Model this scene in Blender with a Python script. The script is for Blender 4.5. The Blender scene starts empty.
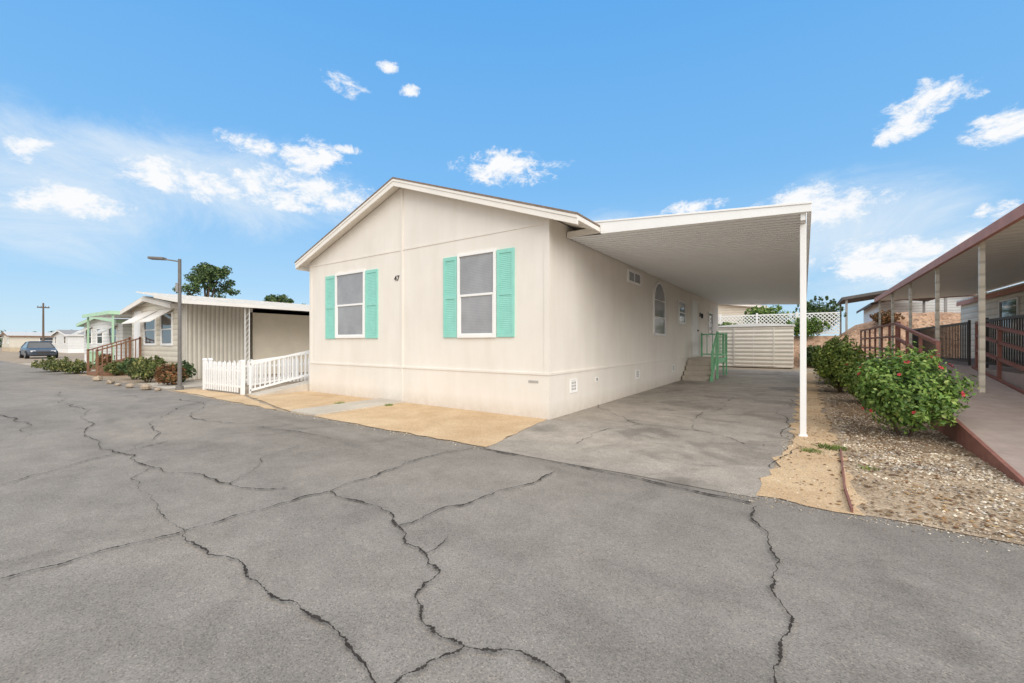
import bpy, math, random
from mathutils import Vector, Matrix
random.seed(7)
R=math.radians
scene=bpy.context.scene
COL=scene.collection
CAM=(3.54,-6.21,1.3); TH=R(34.7)
RT=(math.cos(TH),math.sin(TH)); FW=(-math.sin(TH),math.cos(TH))
def G(px,py):
    D=1.3*422/(py-343.0); l=(px-512)/422*D
    return (CAM[0]+l*RT[0]+D*FW[0], CAM[1]+l*RT[1]+D*FW[1])

# ---------------------------------------------------------------- materials
def newmat(name):
    m=bpy.data.materials.new(name); m.use_nodes=True
    nt=m.node_tree; b=nt.nodes['Principled BSDF']; return m,nt,b
def ramp(nt,stops):
    r=nt.nodes.new('ShaderNodeValToRGB'); e=r.color_ramp.elements
    e[0].position=stops[0][0]; e[0].color=(*stops[0][1],1)
    e[1].position=stops[-1][0]; e[1].color=(*stops[-1][1],1)
    for p,c in stops[1:-1]:
        k=e.new(p); k.color=(*c,1)
    return r
def noise(nt,scale,detail=6,rough=.6,vec=None,dist=0):
    n=nt.nodes.new('ShaderNodeTexNoise'); n.inputs['Scale'].default_value=scale
    n.inputs['Detail'].default_value=detail; n.inputs['Roughness'].default_value=rough
    n.inputs['Distortion'].default_value=dist
    if vec: nt.links.new(vec,n.inputs['Vector'])
    return n
def mixc(nt,fac,a,b,mode='MIX'):
    m=nt.nodes.new('ShaderNodeMix'); m.data_type='RGBA'; m.blend_type=mode
    def s(i,v):
        if hasattr(v,'links') or hasattr(v,'is_linked'): nt.links.new(v,m.inputs[i])
        else: m.inputs[i].default_value = v if i==0 else (*v,1)
    s(0,fac); s(6,a); s(7,b)
    return m.outputs[2]
def M(name,c,var=.12,scale=3,rough=.75,bump=.15,bscale=60,spec=.3,metal=0):
    m,nt,b=newmat(name)
    tc=nt.nodes.new('ShaderNodeTexCoord'); v=tc.outputs['Object']
    n=noise(nt,scale,7,.65,v)
    lo=tuple(x*(1-var) for x in c); hi=tuple(min(1,x*(1+var)) for x in c)
    r=ramp(nt,[(.3,lo),(.7,hi)]); nt.links.new(n.outputs['Fac'],r.inputs[0])
    nt.links.new(r.outputs[0],b.inputs['Base Color'])
    b.inputs['Roughness'].default_value=rough; b.inputs['Specular IOR Level'].default_value=spec
    b.inputs['Metallic'].default_value=metal
    if bump:
        n2=noise(nt,bscale,4,.6,v); bp=nt.nodes.new('ShaderNodeBump')
        bp.inputs['Strength'].default_value=bump; bp.inputs['Distance'].default_value=.01
        nt.links.new(n2.outputs['Fac'],bp.inputs['Height']); nt.links.new(bp.outputs[0],b.inputs['Normal'])
    return m
def M_wave(name,c,axis,period,depth=.02,var=.08,rough=.5,dark=.75,profile='SIN'):
    """painted sheet with repeating ribs / laps along an axis"""
    m,nt,b=newmat(name)
    tc=nt.nodes.new('ShaderNodeTexCoord'); v=tc.outputs['Object']
    w=nt.nodes.new('ShaderNodeTexWave'); w.wave_type='BANDS'; w.bands_direction=axis; w.wave_profile=profile
    w.inputs['Scale'].default_value=0.314159/period
    nt.links.new(v,w.inputs['Vector'])
    n=noise(nt,2.5,7,.65,v)
    r=ramp(nt,[(.3,tuple(x*(1-var) for x in c)),(.7,tuple(min(1,x*(1+var)) for x in c))])
    nt.links.new(n.outputs['Fac'],r.inputs[0])
    r2=ramp(nt,[(0,(dark,)*3),(.25,(1,1,1))]); nt.links.new(w.outputs['Fac'],r2.inputs[0])
    nt.links.new(mixc(nt,1.0,r.outputs[0],r2.outputs[0],'MULTIPLY'),b.inputs['Base Color'])
    bp=nt.nodes.new('ShaderNodeBump'); bp.inputs['Strength'].default_value=.8; bp.inputs['Distance'].default_value=depth
    nt.links.new(w.outputs['Fac'],bp.inputs['Height']); nt.links.new(bp.outputs[0],b.inputs['Normal'])
    b.inputs['Roughness'].default_value=rough; b.inputs['Specular IOR Level'].default_value=.3
    return m
def M_wall(name,c):
    m,nt,b=newmat(name)
    tc=nt.nodes.new('ShaderNodeTexCoord'); v=tc.outputs['Object']
    n=noise(nt,.9,6,.6,v)
    r=ramp(nt,[(.3,tuple(x*.96 for x in c)),(.7,tuple(x*1.03 for x in c))]); nt.links.new(n.outputs['Fac'],r.inputs[0])
    mp=nt.nodes.new('ShaderNodeMapping'); mp.inputs['Scale'].default_value=(3,3,.6); nt.links.new(v,mp.inputs['Vector'])
    n3=noise(nt,1.2,5,.6,mp.outputs[0]); r3=ramp(nt,[(.3,(.955,.945,.93)),(.6,(1,1,1))]); nt.links.new(n3.outputs['Fac'],r3.inputs[0])
    col=mixc(nt,1.0,r.outputs[0],r3.outputs[0],'MULTIPLY')
    sx=nt.nodes.new('ShaderNodeSeparateXYZ'); nt.links.new(v,sx.inputs[0])
    mr=nt.nodes.new('ShaderNodeMapRange'); mr.inputs[1].default_value=.0; mr.inputs[2].default_value=.30; mr.inputs[3].default_value=.7; mr.inputs[4].default_value=0
    nt.links.new(sx.outputs[2],mr.inputs[0])
    n4=noise(nt,7,6,.7,v); mm=nt.nodes.new('ShaderNodeMath'); mm.operation='MULTIPLY'
    nt.links.new(mr.outputs[0],mm.inputs[0]); nt.links.new(n4.outputs['Fac'],mm.inputs[1])
    col=mixc(nt,mm.outputs[0],col,(.40,.31,.22))
    nt.links.new(col,b.inputs['Base Color'])
    n2=noise(nt,45,5,.6,v); bp=nt.nodes.new('ShaderNodeBump'); bp.inputs['Strength'].default_value=.15; bp.inputs['Distance'].default_value=.008
    nt.links.new(n2.outputs['Fac'],bp.inputs['Height']); nt.links.new(bp.outputs[0],b.inputs['Normal'])
    b.inputs['Roughness'].default_value=.7; b.inputs['Specular IOR Level'].default_value=.25
    return m
def M_asphalt(name,c,patch=.2,blot=(.60,.80),fine=(.84,1.06)):
    m,nt,b=newmat(name)
    tc=nt.nodes.new('ShaderNodeTexCoord'); v=tc.outputs['Object']
    mp=nt.nodes.new('ShaderNodeMapping'); mp.inputs['Scale'].default_value=(.5,1.3,1); nt.links.new(v,mp.inputs[0])
    n1=noise(nt,.5,7,.66,mp.outputs[0],.7)
    r1=ramp(nt,[(.32,tuple(x*(1-patch) for x in c)),(.5,c),(.68,(c[0]*(1+patch*.7),c[1]*(1+patch*.63),c[2]*(1+patch*.54)))]); nt.links.new(n1.outputs['Fac'],r1.inputs[0])
    n2=noise(nt,2.4,9,.72,v); r2=ramp(nt,[(.33,(fine[0],fine[0]*.995,fine[0]*.99)),(.62,(fine[1],)*3)]); nt.links.new(n2.outputs['Fac'],r2.inputs[0])
    col=mixc(nt,1.0,r1.outputs[0],r2.outputs[0],'MULTIPLY')
    vo=nt.nodes.new('ShaderNodeTexVoronoi'); vo.inputs['Scale'].default_value=170; nt.links.new(v,vo.inputs['Vector'])
    r3=ramp(nt,[(.0,(.55,.54,.53)),(.3,(.94,.94,.94)),(.85,(1.08,1.07,1.06)),(1,(1.5,1.47,1.4))]) 
    sp=nt.nodes.new('ShaderNodeSeparateColor'); nt.links.new(vo.outputs['Color'],sp.inputs[0]); nt.links.new(sp.outputs[0],r3.inputs[0])
    col=mixc(nt,.8,col,mixc(nt,1.0,col,r3.outputs[0],'MULTIPLY'))
    n6=noise(nt,1.0,6,.6,v,.9); r6=ramp(nt,[(blot[0],(1,1,1)),(blot[0]+.10,(blot[1],)*3)]); nt.links.new(n6.outputs['Fac'],r6.inputs[0])
    col=mixc(nt,1.0,col,r6.outputs[0],'MULTIPLY')
    nt.links.new(col,b.inputs['Base Color'])
    n5=noise(nt,160,3,.7,v); bp=nt.nodes.new('ShaderNodeBump'); bp.inputs['Strength'].default_value=.35; bp.inputs['Distance'].default_value=.006
    nt.links.new(n5.outputs['Fac'],bp.inputs['Height']); nt.links.new(bp.outputs[0],b.inputs['Normal'])
    b.inputs['Roughness'].default_value=.92; b.inputs['Specular IOR Level'].default_value=.15
    return m
def M_soil(name,c,c2,speck=(.5,1.5),vs=60):
    m,nt,b=newmat(name)
    tc=nt.nodes.new('ShaderNodeTexCoord'); v=tc.outputs['Object']
    n1=noise(nt,1.3,8,.65,v,.4); r1=ramp(nt,[(.35,c),(.68,c2)]); nt.links.new(n1.outputs['Fac'],r1.inputs[0])
    vo=nt.nodes.new('ShaderNodeTexVoronoi'); vo.inputs['Scale'].default_value=vs; nt.links.new(v,vo.inputs['Vector'])
    sp=nt.nodes.new('ShaderNodeSeparateColor'); nt.links.new(vo.outputs['Color'],sp.inputs[0])
    r3=ramp(nt,[(0,(speck[0],)*3),(.3,(.95,)*3),(.8,(1.05,)*3),(1,(speck[1],)*3)]); nt.links.new(sp.outputs[0],r3.inputs[0])
    nt.links.new(mixc(nt,1.0,r1.outputs[0],r3.outputs[0],'MULTIPLY'),b.inputs['Base Color'])
    bp=nt.nodes.new('ShaderNodeBump'); bp.inputs['Strength'].default_value=.6; bp.inputs['Distance'].default_value=.012
    n5=noise(nt,40,6,.7,v); nt.links.new(n5.outputs['Fac'],bp.inputs['Height']); nt.links.new(bp.outputs[0],b.inputs['Normal'])
    b.inputs['Roughness'].default_value=.95; b.inputs['Specular IOR Level'].default_value=.1
    return m
def M_island(name,stops,rough=.6,spec=.3):
    m,nt,b=newmat(name)
    g=nt.nodes.new('ShaderNodeNewGeometry'); r=ramp(nt,stops); nt.links.new(g.outputs['Random Per Island'],r.inputs[0])
    tc=nt.nodes.new('ShaderNodeTexCoord'); n=noise(nt,2.6,3,.5,tc.outputs['Object'])
    r2=ramp(nt,[(.35,(.7,.7,.7)),(.65,(1.25,1.22,1.1))]); nt.links.new(n.outputs['Fac'],r2.inputs[0])
    nt.links.new(mixc(nt,1.0,r.outputs[0],r2.outputs[0],'MULTIPLY'),b.inputs['Base Color'])
    b.inputs['Roughness'].default_value=rough; b.inputs['Specular IOR Level'].default_value=spec
    return m
def M_glass(name,c1,c2,period=.03):
    m,nt,b=newmat(name)
    tc=nt.nodes.new('ShaderNodeTexCoord'); v=tc.outputs['Object']
    w=nt.nodes.new('ShaderNodeTexWave'); w.bands_direction='Z'; w.inputs['Scale'].default_value=.314159/period; nt.links.new(v,w.inputs['Vector'])
    r=ramp(nt,[(.1,c1),(.6,c2)]); nt.links.new(w.outputs['Fac'],r.inputs[0])
    n=noise(nt,1.2,4,.6,v); r2=ramp(nt,[(.3,(.7,.7,.72)),(.7,(1.1,1.1,1.1))]); nt.links.new(n.outputs['Fac'],r2.inputs[0])
    nt.links.new(mixc(nt,1.0,r.outputs[0],r2.outputs[0],'MULTIPLY'),b.inputs['Base Color'])
    b.inputs['Roughness'].default_value=.05; b.inputs['Specular IOR Level'].default_value=.8
    return m

m_wall=M_wall('house_paint',(.81,.765,.70))
m_trim=M('trim_paint',(.83,.79,.73),.05,2,.6,.1)
m_white=M('white_paint',(.86,.855,.84),.04,3,.5,.08)
m_alum=M('aluminium_white',(.86,.86,.85),.04,1.5,.45,.05)
m_alumu=M_wave('carport_pan',(.93,.945,.96),'Y',.16,.004,.02,.45,.68)
m_shingle=M('shingle',(.24,.18,.14),.3,20,.9,.5)
m_teal=M('shutter_turquoise',(.29,.64,.55),.06,5,.5,.1)
m_glass=M_glass('window_glass',(.28,.29,.305),(.33,.34,.355))
m_glassd=M_glass('window_glass_dark',(.06,.065,.07),(.10,.105,.11))
m_asph=M_asphalt('asphalt',(.288,.263,.234),.22,(.57,.85))
m_drive=M_asphalt('driveway_asphalt',(.39,.352,.308),.22,(.53,.74),(.80,1.08))
m_conc=M_soil('concrete',(.50,.45,.38),(.62,.56,.48),(.85,1.1),90)
m_sand=M_soil('decomposed_granite',(.56,.39,.235),(.70,.53,.34),(.65,1.2),120)
m_soil=M_soil('dry_soil',(.35,.26,.175),(.54,.43,.31),(.5,1.4),70)
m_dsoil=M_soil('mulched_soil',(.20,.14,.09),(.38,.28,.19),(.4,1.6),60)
m_ground=M_soil('bare_ground',(.34,.27,.20),(.46,.38,.29),(.6,1.3),30)
m_crack=M('crack_dark',(.045,.038,.032),.4,20,.95,0)
m_green=M('railing_green',(.25,.58,.33),.1,5,.5,.1)
m_redb=M('redwood_stain',(.26,.115,.09),.2,6,.6,.2)
m_redf=M('fascia_terracotta',(.50,.235,.18),.12,4,.6,.1)
m_black=M('black_iron',(.05,.045,.042),.2,8,.5,.05)
m_rampf=M('ramp_carpet',(.37,.30,.265),.12,6,.95,.4,120)
m_cream=M_wave('cream_siding',(.70,.645,.54),'Z',.2,.01,.06)
m_sidw=M_wave('white_siding',(.78,.78,.76),'Z',.2,.01,.06)
m_corr=M_wave('corrugated_tan',(.68,.63,.54),'Y',.14,.02,.06,dark=.62)
m_corrx=M_wave('corrugated_tan_end',(.68,.63,.54),'X',.14,.02,.06,dark=.62)
m_tan=M('tan_wall',(.56,.46,.33),.1,2,.7,.1)
m_beige=M('beige_wall',(.84,.76,.62),.06,2,.7,.1)
m_brown=M('brown_wood',(.24,.13,.08),.25,6,.7,.2)
m_ltgreen=M('pale_green_trim',(.48,.70,.48),.08,4,.5,.1)
m_pole=M('galvanised_pole',(.17,.16,.15),.15,5,.5,.1)
m_grey=M('vent_mesh',(.42,.40,.37),.1,8,.7,.1)
m_woodp=M('pole_wood',(.15,.11,.08),.25,5,.85,.3)
m_roofg=M('roof_grey',(.32,.31,.30),.15,4,.8,.2)
m_roofd=M('roof_dark',(.13,.12,.115),.2,4,.85,.3)
m_roofw=M_wave('roof_metal',(.66,.64,.60),'Y',.3,.02,.06)
m_roofn=M_wave('roof_ribbed_grey',(.64,.61,.56),'Y',.24,.02,.12,.6,.6)
m_porchc=M_wave('porch_ceiling',(.88,.85,.77),'Y',.3,.01,.04,dark=.88)
m_shed=M_wave('shed_steel',(.86,.80,.70),'Z',.2,.03,.05,dark=.6)
m_leaf=M_island('hibiscus_leaf',[(0,(.045,.10,.018)),(.4,(.11,.22,.04)),(.8,(.21,.33,.07)),(1,(.34,.43,.13))],.45,.35)
m_leaf2=M_island('yellow_green_leaf',[(0,(.06,.11,.02)),(.4,(.16,.25,.05)),(.8,(.27,.36,.08)),(1,(.40,.44,.14))],.5,.3)
m_leafd=M_island('tree_leaf',[(0,(.025,.05,.018)),(.5,(.06,.11,.035)),(1,(.14,.19,.07))],.6,.3)
m_leafy=M_island('shrub_leaf',[(0,(.05,.08,.025)),(.6,(.15,.18,.06)),(1,(.27,.25,.10))],.6,.3)
m_leafr=M_island('rust_leaf',[(0,(.05,.06,.02)),(.6,(.20,.09,.04)),(1,(.36,.18,.09))],.6,.3)
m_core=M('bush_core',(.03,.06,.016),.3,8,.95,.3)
m_bark=M('bark',(.12,.085,.06),.3,10,.95,.5)
m_flower=M('flower_red',(.46,.05,.06),.2,20,.6,0)
m_stone=M_island('gravel_stone',[(0,(.20,.16,.12)),(.35,(.42,.35,.28)),(.75,(.60,.53,.45)),(1,(.80,.76,.70))],.85,.2)
m_debris=M_island('leaf_litter',[(0,(.11,.05,.03)),(.6,(.28,.16,.08)),(1,(.48,.34,.18))],.9,.1)
m_grass=M_island('grass_blade',[(0,(.06,.12,.02)),(1,(.24,.30,.08))],.6,.2)
m_carp=M('car_paint',(.06,.075,.10),.05,2,.25,0,spec=.6)
m_rub=M('rubber',(.02,.02,.02),.1,10,.8,.1)
m_rim=M('wheel_rim',(.4,.4,.42),.05,10,.3,0,metal=.8)
m_lens=M('headlight_lens',(.75,.76,.78),.03,4,.15,0,spec=.8)

# ---------------------------------------------------------------- mesh helpers
class MB:
    def __init__(s): s.v=[];s.f=[];s.m=[]
    def add(s,vs,fs,m=0):
        o=len(s.v); s.v+= [tuple(x) for x in vs]; s.f+=[tuple(i+o for i in f) for f in fs]; s.m+=[m]*len(fs); return s
    def box(s,x0,x1,y0,y1,z0,z1,m=0):
        if x0>x1:x0,x1=x1,x0
        if y0>y1:y0,y1=y1,y0
        v=[(x0,y0,z0),(x1,y0,z0),(x1,y1,z0),(x0,y1,z0),(x0,y0,z1),(x1,y0,z1),(x1,y1,z1),(x0,y1,z1)]
        return s.add(v,[(0,3,2,1),(4,5,6,7),(0,1,5,4),(1,2,6,5),(2,3,7,6),(3,0,4,7)],m)
    def beam(s,p,q,w,h,m=0):
        p=Vector(p);q=Vector(q);d=(q-p).normalized()
        up=Vector((0,0,1)) if abs(d.z)<.95 else Vector((0,1,0))
        a=d.cross(up).normalized(); b=a.cross(d).normalized()
        vs=[]
        for c in (p,q):
            for sa,sb in((-1,-1),(1,-1),(1,1),(-1,1)): vs.append(c+a*sa*w/2+b*sb*h/2)
        return s.add(vs,[(3,2,1,0),(4,5,6,7),(0,1,5,4),(1,2,6,5),(2,3,7,6),(3,0,4,7)],m)
    def cyl(s,p,q,r0,r1,n=10,m=0):
        p=Vector(p);q=Vector(q);d=(q-p).normalized()
        up=Vector((0,0,1)) if abs(d.z)<.95 else Vector((0,1,0))
        a=d.cross(up).normalized(); b=d.cross(a)
        vs=[]
        for c,r in((p,r0),(q,r1)):
            for i in range(n):
                t=2*math.pi*i/n; vs.append(c+(a*math.cos(t)+b*math.sin(t))*r)
        fs=[(i,(i+1)%n,n+(i+1)%n,n+i) for i in range(n)]+[tuple(range(n-1,-1,-1)),tuple(range(n,2*n))]
        return s.add(vs,fs,m)
    def prism(s,pts,axis,a,b,m=0):
        """2D outline extruded along axis: 'y' pts=(x,z); 'x' pts=(y,z); 'z' pts=(x,y)"""
        n=len(pts)
        def P(p,t): return {'y':(p[0],t,p[1]),'x':(t,p[0],p[1]),'z':(p[0],p[1],t)}[axis]
        vs=[P(p,a) for p in pts]+[P(p,b) for p in pts]
        fs=[(i,(i+1)%n,n+(i+1)%n,n+i) for i in range(n)]+[tuple(range(n-1,-1,-1)),tuple(range(n,2*n))]
        return s.add(vs,fs,m)
    def wbox(s,pl,c,a0,a1,b0,b1,z0,z1,m=0):
        if pl=='f': return s.box(a0,a1,c-b1,c-b0,z0,z1,m)
        if pl=='e': return s.box(c+b0,c+b1,a0,a1,z0,z1,m)
        if pl=='w': return s.box(c-b1,c-b0,a0,a1,z0,z1,m)
def recalc(me):
    import bmesh
    bm=bmesh.new(); bm.from_mesh(me); bmesh.ops.recalc_face_normals(bm,faces=bm.faces); bm.to_mesh(me); bm.free()
WINV={}
def obj(name,mb,mats,parent=None,bevel=0,fix=True,smooth=False,**props):
    me=bpy.data.meshes.new(name); me.from_pydata(mb.v,[],mb.f)
    if not isinstance(mats,(list,tuple)): mats=[mats]
    for m in mats: me.materials.append(m)
    me.polygons.foreach_set('material_index',mb.m)
    if smooth: me.polygons.foreach_set('use_smooth',[True]*len(mb.f))
    me.update()
    if fix: recalc(me)
    o=bpy.data.objects.new(name,me); COL.objects.link(o)
    WINV[o.name]=Matrix()
    if parent:
        o.parent=parent
        o.matrix_parent_inverse=WINV[parent.name] if parent.type=='EMPTY' else Matrix()
    if bevel:
        b=o.modifiers.new('bevel','BEVEL'); b.width=bevel; b.segments=2; b.limit_method='ANGLE'
    for k,v in props.items(): o[k]=v
    return o
def thing(name,loc,label,category,group=None):
    e=bpy.data.objects.new(name,None); e.location=loc; e.empty_display_size=.3; COL.objects.link(e)
    e['label']=label; e['category']=category
    if group: e['group']=group
    WINV[e.name]=Matrix.Translation(Vector(loc)).inverted()
    return e
def copies(src,offsets,parent):
    out=[]
    for off in offsets:
        c=src.copy(); COL.objects.link(c); c.parent=parent; c.matrix_parent_inverse=WINV[parent.name]; c.location=src.location+Vector(off)
        WINV[c.name]=Matrix(); out.append(c)
    return out
def sheet(name,pts,z,mat,jit=.0,step=.4,closed=True):
    rr=random.Random(len(name)*7)
    out=[]
    n=len(pts)
    for i in range(n):
        a=Vector(pts[i]);b=Vector(pts[(i+1)%n]); L=(b-a).length; k=max(1,int(L/step)) if jit else 1
        k=min(k,400)
        d=(b-a); nn=Vector((-d.y,d.x)).normalized() if L>0 else Vector((0,0))
        for j in range(k):
            p=a+d*j/k
            if jit and j>0: p=p+nn*rr.uniform(-jit,jit)
            out.append((p.x,p.y,z))
    mb=MB(); mb.add(out,[tuple(range(len(out)))])
    o=obj(name,mb,mat,fix=False,kind='structure')
    if o.data.polygons[0].normal.z<0: o.data.flip_normals()
    return o

# ---------------------------------------------------------------- ground
sheet('ground',[(-600,-300),(400,-300),(400,700),(-600,700)],0,m_ground)
sheet('road',[(-130,-14),(30,-14),(30,-2.1),(-130,-2.1)],.004,m_asph,.035,.35)
sheet('driveway',[(.32,-2.15),(3.22,-2.15),(3.42,1),(3.45,17.6),(0.0,17.6),(0.0,-.02),(-.05,-.1)],.009,m_drive,.02,.3)
sheet('sand_bed',[(-3.55,-2.1),(.30,-2.1),(-.04,0),(-3.6,0)],.013,m_sand,.03,.2)
sheet('sand_strip',[(-7.9,-1.35),(-4.45,-2.05),(-4.4,0),(-7.3,0),(-7.9,0)],.013,m_sand,.03,.2)
sheet('garden_border',[(-10.6,-2.0),(-4.6,-2.12),(-7.9,-1.4),(-10.6,-1.5)],.011,m_sand,.05,.3)
mb=MB(); mb.box(-4.42,-3.56,-2.05,-.02,0,.04); obj('front_walk',mb,m_conc,bevel=.008,kind='structure')
sheet('sand_margin',[(3.2,-2.1),(3.92,-2.12),(3.85,2),(3.9,17),(3.44,17),(3.41,1)],.011,m_sand,.07,.18)
sheet('garden_soil',[(3.85,-2.1),(9.5,-2.1),(9.5,-.6),(5.4,-.5),(5.3,18),(3.85,18)],.007,m_soil,.05,.3)
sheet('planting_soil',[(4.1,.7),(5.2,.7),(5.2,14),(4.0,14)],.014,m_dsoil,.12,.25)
for i,(a,b) in enumerate([(-13.9,-11.2),(-24.6,-22),(-37,-34.5)]):
    sheet('neighbour_driveway' ,[(a,-2.0),(b,-2.0),(b,14),(a,14)],.009,m_conc,.02,.5)
m_hill=M_soil('hill_soil',(.36,.215,.14),(.52,.36,.25),(.5,1.4),12)
mb=MB(); mb.add([(-40,20.9,0),(60,20.9,0),(60,23,1.7),(-40,23,1.7),(-40,90,2.4),(60,90,2.4)],[(0,1,2,3),(3,2,5,4)])
obj('hillside',mb,m_hill,kind='structure')
rr=random.Random(8); mb=MB(); nx,ny=26,12; vs=[]
for j in range(ny):
    for i in range(nx):
        x=5.0+i*.5; y=21.6+j*.55; u=i/(nx-1); v=j/(ny-1)
        h=1.25*math.sin(math.pi*min(1,v*1.1))**.7*min(1,u*5)*(1-.3*u)+rr.uniform(-.09,.09) if 0<j<ny-1 and 0<i<nx-1 else -.25
        if isinstance(h,complex): h=-.2
        zb=min(1.75,max(0,(y-20.9)/2.1*1.7)); vs.append((x+rr.uniform(-.1,.1),y,zb+h))
mb.add(vs,[(j*nx+i,j*nx+i+1,(j+1)*nx+i+1,(j+1)*nx+i) for j in range(ny-1) for i in range(nx-1)])
obj('dirt_bank',mb,m_hill,fix=False,kind='structure')

def crackpath(pts,amp=.10,lv=4,seed=0):
    rr=random.Random(seed)
    P=[Vector(p) for p in pts]
    for l in range(lv):
        Q=[P[0]]
        for a,b in zip(P,P[1:]):
            d=b-a; n=Vector((-d.y,d.x)); Q.append((a+b)/2+n*rr.uniform(-amp,amp)); Q.append(b)
        P=Q
    return P
cracks=[([(0,582),(60,567),(120,549),(185,533),(240,516),(330,493),(400,468),(442,454)],1.35),
 ([(330,493),(360,503),(398,528),(480,500),(555,472)],1.4),
 ([(398,528),(405,546),(425,556),(440,575),(415,600),(422,625),(440,640),(470,652),(520,655),(560,678),(600,720)],1.3),
 ([(185,533),(230,560),(262,590),(300,612),(340,640),(375,690)],1.25),
 ([(425,556),(448,540)],1.0),([(465,650),(430,665),(400,683),(380,700)],1.2),
 ([(0,487),(60,470),(130,452),(175,440)],1.2),([(85,435),(135,456),(150,468),(230,485),(288,490)],1.3),
 ([(757,508),(768,545),(772,580),(792,620),(780,650),(785,700)],1.2),
 ([(486,450),(560,464),(640,480),(700,494),(752,505)],2.0),
 ([(0,412),(25,438)],1.2),([(590,402),(640,425),(700,432),(745,445)],1.2),([(640,425),(600,432),(575,445)],.9),([(660,390),(700,400),(760,404)],1.1),
 ([(772,470),(785,430),(790,400)],1.2),([(120,396),(200,410),(270,430),(330,440)],1.2),([(60,392),(90,410),(85,435)],1.0),
 ([(440,455),(475,449),(490,451)],1.2),([(230,485),(260,460),(300,447)],.6),([(185,533),(160,515),(150,468)],.5),([(700,432),(720,410),(735,398)],1.0),([(210,400),(160,420),(130,452)],.9)]
mb=MB(); rr=random.Random(4)
for ci,(pts,wd) in enumerate(cracks):
    P=crackpath([G(*p) for p in pts],.12 if ci!=9 else .05,5,ci)
    L=[];Rr=[]; ph=rr.uniform(0,6)
    for i,p in enumerate(P):
        a=P[max(0,i-1)];b=P[min(len(P)-1,i+1)]; d=(b-a); 
        n=Vector((-d.y,d.x)).normalized() if d.length>0 else Vector((1,0))
        w=.0050*wd*rr.uniform(.2,1.6)*(.8+.4*math.sin(i*.21+ph))*(1 if 0<i<len(P)-1 else .2)
        L.append((*(p+n*w),.0185));Rr.append((*(p-n*w),.0185))
    k=len(P); mb.add(L+Rr,[(i,i+1,k+i+1,k+i) for i in range(k-1)])
o=obj('road_cracks',mb,m_crack,fix=False,kind='structure')

def stones(name,n,region,smin,smax,mat,z=.01,seed=1,flat=.6):
    rr=random.Random(seed); mb=MB()
    base=[(1,0,0),(-1,0,0),(0,1,0),(0,-1,0),(0,0,1),(0,0,-1)]
    F=[(0,2,4),(2,1,4),(1,3,4),(3,0,4),(2,0,5),(1,2,5),(3,1,5),(0,3,5)]
    c=0
    while c<n:
        x,y=region(rr)
        s=rr.uniform(smin,smax); t=rr.uniform(0,6.28)
        vs=[]
        for b in base:
            k=s*rr.uniform(.7,1.3)
            X=b[0]*k;Y=b[1]*k*.8
            vs.append((x+X*math.cos(t)-Y*math.sin(t),y+X*math.sin(t)+Y*math.cos(t),z+b[2]*k*flat))
        mb.add(vs,F); c+=1
    return obj(name,mb,mat,fix=False,kind='stuff',label='loose pale gravel covering the garden strip',category='gravel')
def reg(rr):
    while True:
        y=-2.05+ (rr.random()**1.5)*14
        x=rr.uniform(3.95,5.2) if y>-.5 else rr.uniform(3.95,7.5)
        if math.sin(x*2.3+1.2*math.sin(y*1.3))+math.cos(y*1.9+x)<rr.uniform(-1.0,1.7): return x,y
stones('gravel',11500,reg,.006,.021,m_stone,.012,2)
def reg2(rr):
    y=rr.uniform(-2.05,6); return rr.gauss(4.35,.4),y
o=stones('leaf_litter',2600,reg2,.008,.022,m_debris,.018,3,.2); o['label']='dry brown leaf litter scattered over the gravel'; o['category']='leaf litter'
def reg3(rr): return rr.uniform(3.3,3.95), -2.1+rr.random()*5
o=stones('sand_pebbles',600,reg3,.004,.012,m_stone,.012,5); o['label']='small pebbles spilled on the sandy margin'; o['category']='pebbles'
def reg4(rr):
    if rr.random()<.5: return rr.uniform(-7.5,.3), -2.1+rr.gauss(0,.09)
    return rr.uniform(3.0,7), -2.12+rr.gauss(0,.09)
o=stones('edge_grit',2200,reg4,.003,.010,m_stone,.008,6); o['label']='loose grit along the ragged asphalt edge'; o['category']='grit'

# ---------------------------------------------------------------- openings
def window(parent,pl,c,a0,a1,z0,z1,fr=None,glass=None,fw=.055,hung=True,grid=0):
    fr=fr or m_white; glass=glass or m_glass
    g=MB(); g.wbox(pl,c,a0+.01,a1-.01,.002,.014,z0+.01,z1-.01)
    w=obj('window',g,glass,parent)
    f=MB()
    f.wbox(pl,c,a0,a0+fw,0,.045,z0,z1); f.wbox(pl,c,a1-fw,a1,0,.045,z0,z1)
    f.wbox(pl,c,a0+fw,a1-fw,0,.045,z1-fw,z1); f.wbox(pl,c,a0+fw,a1-fw,0,.045,z0,z0+fw)
    zm=(z0+z1)/2
    if hung:
        f.wbox(pl,c,a0+fw,a1-fw,.0,.036,zm-.022,zm+.022)
        for q0,q1 in((a0+fw,a0+fw+.03),(a1-fw-.03,a1-fw)): f.wbox(pl,c,q0,q1,0,.033,z0+fw,zm-.022)
        f.wbox(pl,c,a0+fw+.03,a1-fw-.03,0,.033,z0+fw,z0+fw+.03)
    for k in range(grid):
        q=a0+(a1-a0)*(k+1)/(grid+1); f.wbox(pl,c,q-.008,q+.008,0,.028,z0+fw,z1-fw)
    fo=obj('window_frame',f,fr,w,bevel=.004)
    return w
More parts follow.
